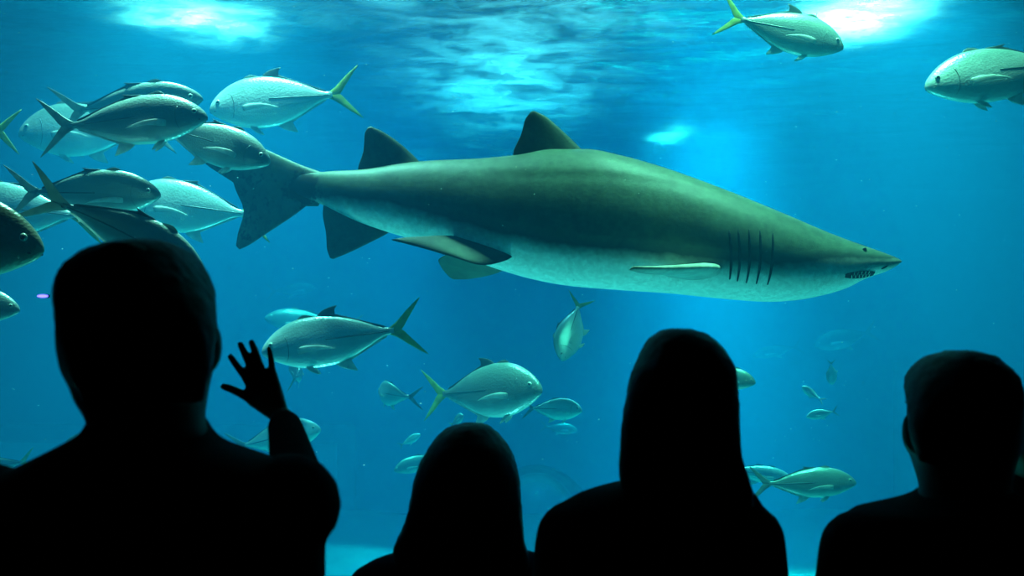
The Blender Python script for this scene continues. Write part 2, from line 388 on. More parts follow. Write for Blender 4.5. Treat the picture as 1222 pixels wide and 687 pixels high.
# ------------------------------------------------------------------ shark
SY = 5.0
def shY(px):                    # depth of the body axis: tail sweeps away a little, head comes forward a little
    px = np.asarray(px, float)
    return SY + 0.22*np.clip((430-px)/160, 0, 1.2)**2 - 0.10*np.clip((px-800)/275, 0, 1)
TOPX = [332,350,366,375,400,430,480,520,560,615,660,700,740,780,820,860,900,940,980,1010,1040,1060,1070,1076]
TOPY = [205,204.5,205.5,205.5,204,202.5,195,191.5,190,185.5,178.5,178.5,186,197,210.5,225.5,241.5,258,275,286.5,297,304,308,311.5]
BOTX = [332,350,366,375,400,430,460,500,560,600,640,680,740,800,860,920,950,980,1000,1014,1026,1040,1055,1068,1076]
BOTY = [228,232,237,240,252,266,276,288,309,323,334,341,346,350,356,360,358,352.5,347,341.5,335,329.5,324.5,317.5,312.5]
BDX = [332,450,520,600,700,780,860,920,980,1020,1050,1076]
BDY = [236,243,262,284,301,308,318,320,314,312,312,312]
def sh_top(x): return pchip(TOPX, TOPY, x)
def sh_bot(x): return pchip(BOTX, BOTY, x)
def sh_hw(x):                   # half width in px
    return pchip([332,350,366,400,460,520,600,700,800,880,940,990,1030,1055,1070,1076], [1.0,4.5,8,15,26,37,50,62,68,66,58,46,33,22,11,1.2], x)
def sh_pt(px, th, grow=0.0):    # th: 0 = near flank, pi/2 = top, -pi/2 = belly
    t, b = float(sh_top(px)), float(sh_bot(px)); Yc = float(shY(px)); k = Yc/F
    wy = 0.56; mid = t*(1-wy) + b*wy                 # widest row a little below the middle
    c, s = math.cos(th), math.sin(th)
    e = 0.92
    cc = math.copysign(abs(c)**e, c); ss = math.copysign(abs(s)**e, s)
    hh = (mid - t) if s > 0 else (b - mid)
    p = P(px, mid - ss*(hh + grow), Yc)
    p.y -= cc*(float(sh_hw(px)) + grow)*k
    return p
def crease(px, p, Yc):         # shallow fold running from under the dorsal fin to above the gills
    py = HZ - (p.z - EYE)*F/Yc; line = float(pchip([560,620,700,780,850,900,950], [206,211,212.5,220,236,252,270], px))
    a = max(0, min(1, (px-560)/60))*max(0, min(1, (950-px)/60))
    p.y -= a*(0.45*math.exp(-((py-line+4)/6)**2) - 0.55*math.exp(-((py-line-5)/6)**2))*Yc/F
    return p
def sh_row(px, py):             # angle of the near-flank point on image row py
    t, b = float(sh_top(px)), float(sh_bot(px)); mid = t*.44 + b*.56
    v = (mid - py)/((mid - t) if py < mid else (b - mid)); v = max(-1, min(1, v))
    return math.asin(math.copysign(abs(v)**(1/.92), v))
shark_root = empty('shark', P(700, 265, SY))
tag(shark_root, 'large grey-green shark with pale belly swimming past the window', 'shark')
O0 = Vector(shark_root.location)
stations = np.concatenate([np.linspace(332, 1040, 180), np.linspace(1044, 1076, 14)])
nr = 128; verts = []; belly = []; spots = []
for px in stations:
    for j in range(nr):
        th = 2*math.pi*j/nr; p = crease(px, sh_pt(px, th), float(shY(px))) if math.cos(th) > 0 else sh_pt(px, th); verts.append(p - O0)
        py = HZ - (p.z - EYE)*F/float(shY(px))
        d = (py - float(pchip(BDX, BDY, px)))/34.0
        belly.append(max(0, min(1, 0.5 + d)) * 0.7); spots.append(max(0, min(1, (640 - px)/200)))
fs = [(i*nr + j, i*nr + (j+1) % nr, (i+1)*nr + (j+1) % nr, (i+1)*nr + j) for i in range(len(stations)-1) for j in range(nr)]
fs += [tuple(range(nr))[::-1], tuple((len(stations)-1)*nr + j for j in range(nr))]
def blotch(vs):
    out = []
    for v in vs:
        w = Vector(v) + O0; px = 611 + w.x*F/w.y; py = HZ - (w.z-EYE)*F/w.y
        out.append(math.exp(-((px-362)/20)**2 - ((py-226)/22)**2) + .35*max(0, min(1, (345-px)/40)))
    return out
obj('body', verts, fs, M['shark'], shark_root, True, {'belly': belly, 'spots': spots, 'blotch': blotch(verts)})

def shark_fin(name, lead, trail, w, thick, belly=-0.06, spot=0.3, m=14, fillet=0.0):
    mb = MB(); foil(mb, [p - O0 for p in lead], [p - O0 for p in trail], w, thick, m, 11, fillet)
    n = len(mb.v); return mb.build(name, M['shark'], shark_root, True, {'belly': [belly]*n, 'spots': [spot]*n})
q = lambda x, y, dy=0.0: P(x, y, SY + dy)
shark_fin('dorsal_fin', [q(712,196), q(690,174), q(668,153), q(650,138), q(638,132.5)],
          [q(622,200), q(612,184), q(622,160), q(627,142), q(634,133)], (0,1,0), .045, fillet=.03)
shark_fin('second_dorsal_fin', [q(512,206), q(492,184), q(472,167), q(455,156), q(443,151)],
          [q(440,212), q(427,202), q(434,178), q(435,160), q(439,152)], (0,1,0), .035, fillet=.025)
shark_fin('anal_fin', [q(480,262), q(466,276), q(440,290), q(415,302), q(398,309)],
          [q(386,244), q(385,256), q(389,278), q(390,296), q(394,308)], (0,1,0), .03, 0.15)
# tail: long upper lobe and pointed lower lobe, swept away from the window
t_ = lambda x, y: P(x, y, float(shY(x)))
mb = MB()
foil(mb, [t_(392,208)-O0, t_(360,197)-O0, t_(330,184)-O0, t_(285,165)-O0, t_(246,158)-O0, t_(226,160)-O0],
     [t_(380,246)-O0, t_(346,246)-O0, t_(310,236)-O0, t_(270,212)-O0, t_(246,196)-O0, t_(222,172)-O0], (0.1,1,0), .04, 16, 11)
foil(mb, [t_(385,225)-O0, t_(372,240)-O0, t_(352,256)-O0, t_(322,276)-O0, t_(296,293)-O0, t_(286,297.5)-O0],
     [t_(330,190)-O0, t_(276,206)-O0, t_(281,226)-O0, t_(291,252)-O0, t_(284,278)-O0, t_(281.5,293)-O0], (0.1,1,0), .034, 16, 11)
mb.build('caudal_fin', M['shark'], shark_root, True, {'belly': [-.03]*len(mb.v), 'spots': [1.0]*len(mb.v), 'blotch': blotch(mb.v)})
# pectorals: flat blades, near one seen edge-on reaching back towards the window
shark_fin('pectoral_fin', [q(866,322,-.18), q(856,319,-.33), q(838,318.5,-.5), q(795,319.5,-.72), q(757,319,-.84)],
          [q(800,331,-.16), q(790,327,-.3), q(780,326.5,-.45), q(765,326,-.66), q(751,322,-.82)], (0,-.15,1), .06, 0.42)
shark_fin('pectoral_fin', [q(866,330,.2), q(850,334,.36), q(832,338,.55), q(800,342,.8), q(775,343,.95)],
          [q(800,338,.2), q(790,340,.32), q(782,342,.5), q(775,343,.72), q(765,343,.9)], (0,.2,1), .042, 0.45)
# pelvics; near one darkened to paint in the shade under the body
shark_fin('pelvic_fin', [q(622,300,-.12), q(600,312,-.17), q(575,316.5,-.21), q(545,308,-.23), q(505,296,-.22), q(470,287,-.20)],
          [q(552,282,-.10), q(538,281,-.14), q(524,281,-.17), q(505,282,-.19), q(486,283,-.20), q(467,285.5,-.20)], (0,-.8,.8), .024, -0.08)
shark_fin('pelvic_fin', [q(610,318,.08), q(592,326,.16), q(572,331,.24), q(555,333,.28), q(543,333,.3)],
          [q(540,300,.08), q(528,306,.14), q(523,311,.2), q(528,321,.26), q(537,331,.3)], (0,.6,1), .026, 0.0)
# gills, eyes, mouth, nostril
def flank_patch(px0, py0, px1, py1, wide, grow, n=9, side=1, bow=0.0, flat=False):
    """a slim raised strip lying on the flank from one image point to another"""
    mb = MB(); rings = []
    for i in range(n):
        s = i/(n-1); px = px0 + (px1-px0)*s + bow*math.sin(math.pi*s); py = py0 + (py1-py0)*s
        w = wide*(0.25 + math.sin(math.pi*(0.06 + 0.88*s))**.6)
        ring = []
        for (dx, g) in ((-w/2, -1.5), (-w/2, grow), (-w/5, grow+.25), (w/5, grow+.25), (w/2, grow), (w/2, -1.5)):
            ax, ay = (px, py+dx) if flat else (px+dx, py)
            th = sh_row(ax, ay)
            p = sh_pt(ax, th if side > 0 else math.pi - th, g); ring.append(p - O0)
        rings.append(ring)
    mb.loft(rings); return mb
for side in (1, -1):
    for (x0, y0, x1, y1) in ((857,280,860,335), (867.5,279,869,337), (880,279,879.5,339), (893,280,891,340), (908,283,904,341)):
        flank_patch(x0, y0, x1, y1, 2.6, 0.35, 11, side, 0.8).build('gill_slit', M['dark_gill'], shark_root)
    mth = flank_patch(996, 330.5, 1036, 327, 6.5, 0.5, 13, side, 0, True).build('mouth', M['dark_gill'], shark_root)
    for k in range(11):
        px = 1005 + k*2.5; up = k % 2; py = (326.5 if up else 332.5) - (px-1004)*.09
        th = sh_row(px, py); th = th if side > 0 else math.pi - th
        a = sh_pt(px, th, 0.6) - O0; th2 = sh_row(px, py + (3.4 if up else -3.4)); th2 = th2 if side > 0 else math.pi - th2
        b = sh_pt(px-.8, th2, 1.2) - O0
        mb = MB(); mb.capsule(a, b, .0022, .0006, 6); mb.build('tooth', M['tooth'], mth)
    th = sh_row(1022.5, 299.5); e = sh_pt(1022.5, th if side > 0 else math.pi-th, -1.2) - O0
    mb = MB(); mb.ball(e, .0125); ey = mb.build('eye', M['scute'], shark_root)
    mb = MB(); mb.ball(e + Vector((0, -side*.0075, .004)), (.0085, .006, .0075)); mb.build('pupil', M['pupil'], ey)
    flank_patch(1044, 322, 1051, 318, 3.0, 0.35, 7, side).build('nostril', M['dark_gill'], shark_root)

# ------------------------------------------------------------------ jacks
PT = [0,.012,.04,.09,.16,.24,.33,.43,.53,.63,.73,.82,.9,.96,1.0]
PTOP = [.004,.03,.062,.1,.137,.163,.177,.177,.165,.143,.11,.073,.038,.024,.022]
PBOT = [.004,.024,.046,.075,.108,.138,.158,.166,.163,.142,.108,.07,.036,.023,.021]
PWID = [.003,.022,.038,.052,.064,.073,.077,.076,.07,.06,.046,.031,.019,.013,.010]
MESH = {}
def fish_meshes(h, bend, yellow, skin, fd):
    key = (round(h, 2), round(bend, 2), yellow, skin, fd)
    if key in MESH: return MESH[key]
    B = lambda x: bend*max(0.0, -x - .3)**2*1.6            # sideways curl of the hind body
    Z0 = lambda t: -.012*(1-t)**3                           # mouth set a little low
    parts = []
    def keep(name, mb, m, parent=None):
        me = bpy.data.meshes.new('fish_' + name); me.from_pydata([(v[0], v[1] + B(v[0]), v[2]) for v in mb.v], [], mb.f); me.update()
        me.polygons.foreach_set('use_smooth', [True]*len(me.polygons)); me.materials.append(m)
        parts.append((name, me, parent)); return len(parts)-1
    ts = np.concatenate([np.array([0,.006,.014,.028]), np.linspace(.05, 1, 34)])
    tp, bt, wd = pchip(PT, PTOP, ts)*h, pchip(PT, PBOT, ts)*h, pchip(PT, PWID, ts)
    mb = MB(); n = 28; rings = []
    for t, a, b, w in zip(ts, tp, bt, wd):
        ring = []
        for j in range(n):
            th = 2*math.pi*j/n; c, s = math.cos(th), math.sin(th)
            z = a*s if s > 0 else b*s
            ring.append((-t, w*math.copysign(abs(c)**1.12, c), Z0(t) + z))
        rings.append(ring)
    mb.loft(rings); keep('body', mb, M[skin])
    top = lambda t: float(pchip(PT, PTOP, t))*h + Z0(t); bot = lambda t: -float(pchip(PT, PBOT, t))*h + Z0(t)
    wid = lambda t: float(pchip(PT, PWID, t))
    tm = M['fin_yellow'] if yellow else M['fin_grey']
    mb = MB()
    for s in (1, -1):
        foil(mb, [(-.955,0,.02*s), (-1.02,0,.055*s), (-1.09,0,.115*s), (-1.16,0,.17*s), (-1.225,0,.215*s)],
             [(-1.0,0,-.016*s), (-1.06,0,.0), (-1.105,0,.055*s), (-1.165,0,.13*s), (-1.228,0,.212*s)], (0,1,0), .011, 9, 7)
    keep('tail_fin', mb, tm)
    mb = MB()                                              # swept soft dorsal lobe running back as a low ridge
    foil(mb, [(-.43,0,top(.43)-.02), (-.48,0,top(.48)+.03*fd), (-.535,0,top(.535)+.06*fd), (-.60,0,top(.60)+.02+.065*fd)],
         [(-.62,0,top(.62)-.02), (-.585,0,top(.585)+.012*fd), (-.585,0,top(.585)+.045*fd), (-.61,0,top(.60)+.02+.063*fd)], (0,1,0), .012)
    foil(mb, [(-.55,0,top(.55)-.01), (-.555,0,top(.555)+.008), (-.57,0,top(.57)+.022)], [(-.95,0,top(.95)-.008), (-.945,0,top(.945)+.004), (-.94,0,top(.94)+.014)], (0,1,0), .006)
    keep('dorsal_fin', mb, M['fin_dark'])
    mb = MB()                                              # low spiny first dorsal
    foil(mb, [(-.29,0,top(.29)-.02), (-.31,0,top(.31)+.01), (-.345,0,top(.345)+.022)], [(-.43,0,top(.43)-.02), (-.42,0,top(.42)+.002), (-.37,0,top(.37)+.02)], (0,1,0), .006)
    keep('spiny_dorsal_fin', mb, M['fin_grey'])
    mb = MB()
    foil(mb, [(-.52,0,bot(.52)+.02), (-.565,0,bot(.565)-.03), (-.62,0,bot(.60)-.065), (-.685,0,bot(.62)-.09)],
         [(-.68,0,bot(.68)+.02), (-.655,0,bot(.655)-.01), (-.66,0,bot(.66)-.035), (-.69,0,bot(.62)-.087)], (0,1,0), .012)
    foil(mb, [(-.62,0,bot(.62)+.01), (-.625,0,bot(.625)-.008), (-.64,0,bot(.64)-.02)], [(-.95,0,bot(.95)+.008), (-.945,0,bot(.945)-.004), (-.94,0,bot(.94)-.012)], (0,1,0), .006)
    keep('anal_fin', mb, M['fin_pale'])
    for s in (1, -1):
        y0 = s*wid(.29)
        mb = MB(); foil(mb, [(-.275,y0*.9,-.02), (-.34,y0*1.15,-.012), (-.43,y0*1.3,-.02), (-.52,y0*1.28,-.045), (-.57,y0*1.2,-.065)],
                        [(-.285,y0*.9,-.065), (-.33,y0*1.12,-.062), (-.41,y0*1.28,-.055), (-.5,y0*1.27,-.058), (-.572,y0*1.2,-.068)], (0,s,.2), .01)
        keep('pectoral_fin', mb, M['fin_pale'])
        mb = MB(); foil(mb, [(-.3,s*.018,bot(.3)+.02), (-.345,s*.03,bot(.345)-.025), (-.40,s*.036,bot(.38)-.05)],
                        [(-.36,s*.018,bot(.36)+.015), (-.39,s*.028,bot(.39)-.012), (-.41,s*.036,bot(.38)-.048)], (0,1,.1), .008)
        keep('pelvic_fin', mb, M['fin_pale'])
        mb = MB(); zs = .03*h; ex = .085
        yy = s*wid(ex)*max(.2, 1-(zs/(top(ex)))**2)**.56
        mb.ball((-ex, yy*.93, zs), (.02,.011,.02)); e = keep('eye', mb, M['fish_eye'])
        mb = MB(); mb.ball((-ex+.001, yy*.93 + s*.008, zs), (.0115,.006,.0115)); keep('pupil', mb, M['pupil'], e)
        mb = MB(); rings = []                             # gill cover edge
        for i in range(9):
            a = -1.15 + 2.1*i/8; x = -.165 - .05*math.cos(a); z = -.005 + .095*h*math.sin(a)
            lim = top(-x) if z > 0 else -bot(-x); yv = s*wid(-x)*max(.05, 1-(z/lim)**2)**.56
            rings.append([(x-.004, yv-s*.006, z), (x-.004, yv+s*.0018, z), (x+.001, yv+s*.0008, z), (x+.001, yv-s*.006, z)])
        mb.loft(rings); keep('gill_cover', mb, M['gillc'])
        mb = MB(); rings = []                             # row of scutes along the hind flank
        for i in range(13):
            x = -.5 - .47*i/12; z = .012*(1-i/12); hh = .002 + .005*math.sin(math.pi*min(1, .25 + .6*i/12))
            yv = s*wid(-x)*.985
            rings.append([(x, yv-s*.004, z-hh), (x, yv+s*.003, z-hh*.6), (x, yv+s*.004, z+hh*.6), (x, yv-s*.004, z+hh)])
        mb.loft(rings); keep('scute_line', mb, M['scute'])
    mb = MB(); rings = []                                 # mouth line
    for i in range(7):
        u = i/6; x = -.004 - .052*(1-abs(2*u-1))**0 * abs(2*u-1); s = 1 if u > .5 else -1
        yv = (2*u-1)*wid(max(.004, -x))*1.02
        rings.append([(x+.003, yv*1.03, -.03*h), (x+.003, yv*1.03, -.024*h), (x-.01, yv*.8, -.024*h), (x-.01, yv*.8, -.03*h)])
    mb.loft(rings); keep('mouth', mb, M['scute'])
    MESH[key] = parts
    return parts
SMALL = {'spiny_dorsal_fin', 'gill_cover', 'mouth', 'scute_line', 'pupil', 'pelvic_fin'}
def fish(label, nose, fork, Y, dY=0.0, h=1.0, bend=0.0, up=(0,0,1), yellow=False, skin='jack', small=False, group=None, fd=0.3, name='jack_fish', cat='fish'):
    n = P(nose[0], nose[1], Y + dY/2); f = P(fork[0], fork[1], Y - dY/2)
    X = (n - f); L = X.length; X.normalize(); Yx = Vector(up).cross(X).normalized(); Zx = X.cross(Yx).normalized()
    R = Matrix((X, Yx, Zx)).transposed().to_4x4()
    o = empty(name, n); o.matrix_world = Matrix.Translation(n) @ R @ Matrix.Scale(L, 4)
    tag(o, label, cat, group)
    made = []
    for (pn, me, par) in fish_meshes(h, bend, yellow, skin, fd):
        if small and pn in SMALL: made.append(None); continue
        c = bpy.data.objects.new(pn, me); COL.objects.link(c)
        c.parent = made[par] if par is not None else o
        made.append(c)
    return o
G = 'jacks of the shoal beside the shark tail'
FISH = [
 # label, nose, fork, Y, options
 ('silver fish with only its tail showing, above the big brown fish head', (-130,150), (-4,156), 5.0, dict(yellow=True, group=G)),
 ('pale fish facing away from the shark, half hidden behind two crossing tails', (22,158), (175,152), 6.0, dict(h=1.22, skin='jack_pale', group=G)),
 ('upper of two overlapping jacks, showing its lit back above its twin', (242,116), (97,131), 5.1, dict(h=.95, up=(0,-.45,1), group=G)),
 ('dark-flanked jack with crescent tail overlapping the one above it', (248,138), (83,150), 4.5, dict(h=1.04, group=G)),
 ('teal jack with yellow tail swimming away from the shark dorsal fin', (250,130), (397,113), 5.8, dict(fd=1.0, h=1.22, yellow=True, skin='jack_pale', group=G)),
 ('jack covering the upper tip of the shark tail, nose tilted down', (323,193), (196,152), 4.75, dict(h=1.06, dY=-.05, group=G)),
 ('bright white-backed jack with dark flank above the waving man', (192,231), (42,229), 4.4, dict(h=1.06, up=(0,-.3,1), skin='jack', group=G)),
 ('jack diving behind the top of the waving man\'s head', (246,330), (93,240), 4.0, dict(h=.98, bend=-.25, up=(.1,-.25,1), group=G)),
 ('pale jack tapering to its tail behind the shark tail\'s lower lobe', (146,240), (292,255), 5.7, dict(h=1.25, skin='jack_pale', yellow=True, group=G)),
 ('white jack with yellow-green tail behind the big brown fish head', (-62,246), (90,257), 5.0, dict(h=1.25, skin='jack_pale', yellow=True, group=G)),
 ('big brown-headed fish with large eye and heavy jaw, cut by the frame', (53,296), (-200,262), 3.6, dict(h=1.2, skin='jack_dark')),
 ('small fish head poking in below the big brown fish head', (24,369), (-85,358), 4.2, dict(h=1.1)),
 ('silver jack with yellow tail beside the raised hand', (312,419), (470,394), 5.0, dict(fd=1.0, h=1.12, yellow=True, skin='jack_pale')),
 ('faint fish half hidden behind the yellow-tailed jack by the hand', (316,378), (410,392), 11.0, dict(h=.9, skin='jack')),
 ('small fish turning away under the yellow-tailed jack by the hand', (346,438), (371,450), 7.0, dict(dY=.28, h=1.2, skin='jack', bend=.4)),
 ('small deep-bodied fish swimming away, tail fanned, between hand and forked-tail jack', (453,466), (474,474), 7.8, dict(dY=.35, h=1.3, skin='jack_pale', bend=-.3)),
 ('deep-bodied jack with forked yellow tail above the long-haired child', (647,463), (529,470), 6.0, dict(fd=1.0, dY=-.4, h=1.27, yellow=True, skin='jack')),
 ('small teal fish just ahead of and below the forked-tail jack', (695,489), (636,487), 8.0, dict(dY=-.12, h=1.25, skin='jack_pale')),
 ('faint fish right under the small teal fish', (689,513), (652,509), 15.0, dict(h=1.0, skin='jack', small=True)),
 ('tiny slim fish pointing up beside the long-haired child\'s head', (502,518), (480,530), 10.0, dict(h=1.1, skin='jack_pale', small=True)),
 ('dim greenish fish partly behind the side of the child\'s hair', (470,561), (525,545), 9.5, dict(h=1.0, small=True)),
 ('tiny fish just above the crown of the child\'s head', (553,495), (540,506), 9.0, dict(h=1.4, yellow=True, small=True, dY=-.1)),
 ('jack diving head first under the shark belly, tail up', (670,430), (690,366), 7.0, dict(dY=-.25, h=1.2, yellow=True, up=(-1,-.2,.2), skin='jack_pale')),
 ('fish with dark eye emerging from behind the woman\'s head', (902,456), (836,446), 6.6, dict(h=1.15, dY=-.1)),
 ('slender spindle-shaped fish below the small fish cluster, by the woman\'s shoulder', (1022,575), (917,577), 6.4, dict(h=1.0)),
 ('pale fish behind the tail of the spindle-shaped fish', (946,571), (872,560), 8.5, dict(h=.8, skin='jack_pale')),
 ('tiny bright fish hanging upright below the shark snout', (993,459), (992,434), 8.5, dict(h=1.5, up=(-1,.6,.2), skin='jack_pale', small=True)),
 ('small fish curling round, between the upright and the white-bellied fish', (957,461), (976,475), 8.5, dict(h=1.2, bend=.5, skin='jack_pale', small=True)),
 ('small white-bellied fish swimming level under the curling fish', (962,497), (994,491), 8.5, dict(h=1.05, skin='jack_pale', small=True)),
 ('ghostly pale fish deep in the water under the shark jaw', (972,412), (1034,397), 17.0, dict(h=1.1, skin='jack', small=True)),
 ('ghostly slim fish deep in the water close to the woman\'s head', (898,424), (948,414), 18.0, dict(h=.8, skin='jack', small=True)),
 ('dark jack with yellow tail against the bright patch of water surface', (1007,56), (884,23), 5.6, dict(fd=1.0, h=1.14, yellow=True)),
 ('glossy blunt-headed fish cut by the frame, high in front of the shark', (1103,103), (1275,74), 5.2, dict(h=1.1, up=(0,.1,1), bend=-.1, skin='jack_pale')),
 ('dim green-tailed fish low beside the waving man\'s shoulder', (-45,562), (26,551), 7.0, dict(h=.9, yellow=True)),
 ('tiny fish touching the outline of the waving man\'s shoulder', (78,530), (104,517), 7.0, dict(h=1.0, small=True)),
 ('fish half hidden behind the raised forearm', (383,511), (292,531), 7.0, dict(h=1.2, skin='jack_pale')),
 ('ghostly slim fish deep in the water under the shark anal fin', (378,343), (328,347), 18.0, dict(h=.8, skin='jack', small=True)),
]
for (lab, no, fo, Yd, kw) in FISH: fish(lab, no, fo, Yd, **kw)

# faint clear dome low on the far side of the tank, between child and woman
dm = empty('acrylic_dome', P(640, 690, 14.0)); tag(dm, 'faint clear dome low in the water between child and woman', 'dome')
mb = MB(); mb.ball((0,0,0), (.95,.95,1.45), 40, 30); mb.build('shell', M['dome'], dm)
mb = MB(); rr = 1.0
for z in (-.05,):
    mb.loft([[(math.cos(2*math.pi*j/40)*r, math.sin(2*math.pi*j/40)*r, z+dz) for j in range(40)] for (r, dz) in ((.93,0),(1.02,0),(1.02,.05),(.93,.05),(.93,0))], False)
mb.build('rim', M['rock'], dm)
# the dome stands on a plinth on the sand
mb = MB(); zb = TZ - .1 - dm.location.z
mb.loft([[(math.cos(2*math.pi*j/40)*r, math.sin(2*math.pi*j/40)*r, z) for j in range(40)] for (r, z) in ((1.2,zb),(1.2,zb+.4),(1.02,-.1),(1.02,-.05))])
mb.build('plinth', M['rock'], dm)

# drifting specks in the water
mb = MB()
for k in range(420):
    Yd = random.uniform(3.0, 10.0); c = P(random.uniform(-40, 1262), random.uniform(-20, 560), Yd); r = random.uniform(.0006, .0016)*Yd/4
    mb.ball(c, (r*random.uniform(1, 2.4), r, r*.8), 6, 4)
tag(mb.build('drifting_specks', M['speck']), 'tiny pale specks drifting in the water', 'specks', kind='stuff')

# glowing spot made for a violet glint in the window, beside the waving man's head
c = P(48, 353, PY0)
ld = empty('violet_glint', (c.x, PY0 + .02, c.z)); tag(ld, 'tiny violet light on the window beside the waving man\'s head', 'glint')
mb = MB(); mb.ball((0, -.008, 0), (.012, .004, .0032), 14, 8); mb.build('lens', M['glint_glow'], ld)
mb = MB(); mb.box(-.012, .012, -.006, .0, -.0035, .0035); mb.build('housing', M['room'], ld)  # made-up backing behind the glint

# ------------------------------------------------------------------ people
def rows_to_rings(rows, n=28, e=0.9):
    """rows: (z, x_left, x_right, y_front, y_back) -> elliptical rings"""
    out = []
    for (z, xl, xr, yf, yb) in rows:
        cx, rx, cy, ry = (xl+xr)/2, (xr-xl)/2, (yf+yb)/2, abs(yf-yb)/2
        ring = []
        for j in range(n):
            a = 2*math.pi*j/n; c, s = math.cos(a), math.sin(a)
            ring.append(Vector((cx + rx*math.copysign(abs(c)**e, c), cy + ry*math.copysign(abs(s)**e, s), z)))
        out.append(ring)
    return out
def fuse(o, voxel, smooth=6):
    r = o.modifiers.new('fuse', 'REMESH'); r.mode = 'VOXEL'; r.voxel_size = voxel; r.use_smooth_shade = True
    s = o.modifiers.new('soften', 'SMOOTH'); s.factor = .5; s.iterations = smooth
def dense(rows, step=.008):
    """rows by falling z -> finely interpolated rows"""
    rows = sorted(rows, key=lambda r: r[0]); z = [r[0] for r in rows]
    q = np.linspace(z[0], z[-1], max(3, int((z[-1]-z[0])/step)))
    cols = [pchip(z, [r[k] for r in rows], q) for k in range(1, 5)]
    return [(float(q[i]), *[float(c[i]) for c in cols]) for i in range(len(q))]

def hand(mb, wrist, pts, r=.0088):
    """pts: dict finger -> [knuckle, mid, tip]; palm filled between the wrist and the knuckles"""
    g = r/.0088
    w = Vector(wrist); ks = [Vector(pts[f][0]) for f in ('index', 'middle', 'ring', 'pinky')]
    for k in ks: mb.capsule(w.lerp(k, .12), k, .0155*g, .0115*g, 10)
    for a, b in zip(ks, ks[1:]): mb.capsule(a, b, .0105*g, .0105*g, 10); mb.capsule(a.lerp(w,.4), b.lerp(w,.4), .012*g, .012*g, 10)
    for f, ch in pts.items():
        rr = r*(1.12 if f == 'thumb' else .86 if f == 'pinky' else 1.0)
        for a, b, ra, rb in zip(ch, ch[1:], (1.12, 1.0, .93), (1.0, .93, .82)): mb.capsule(a, b, rr*ra, rr*rb, 10)
    mb.capsule(w.lerp(Vector(pts['thumb'][0]), .2), pts['thumb'][0], .016*g, .013*g, 10)

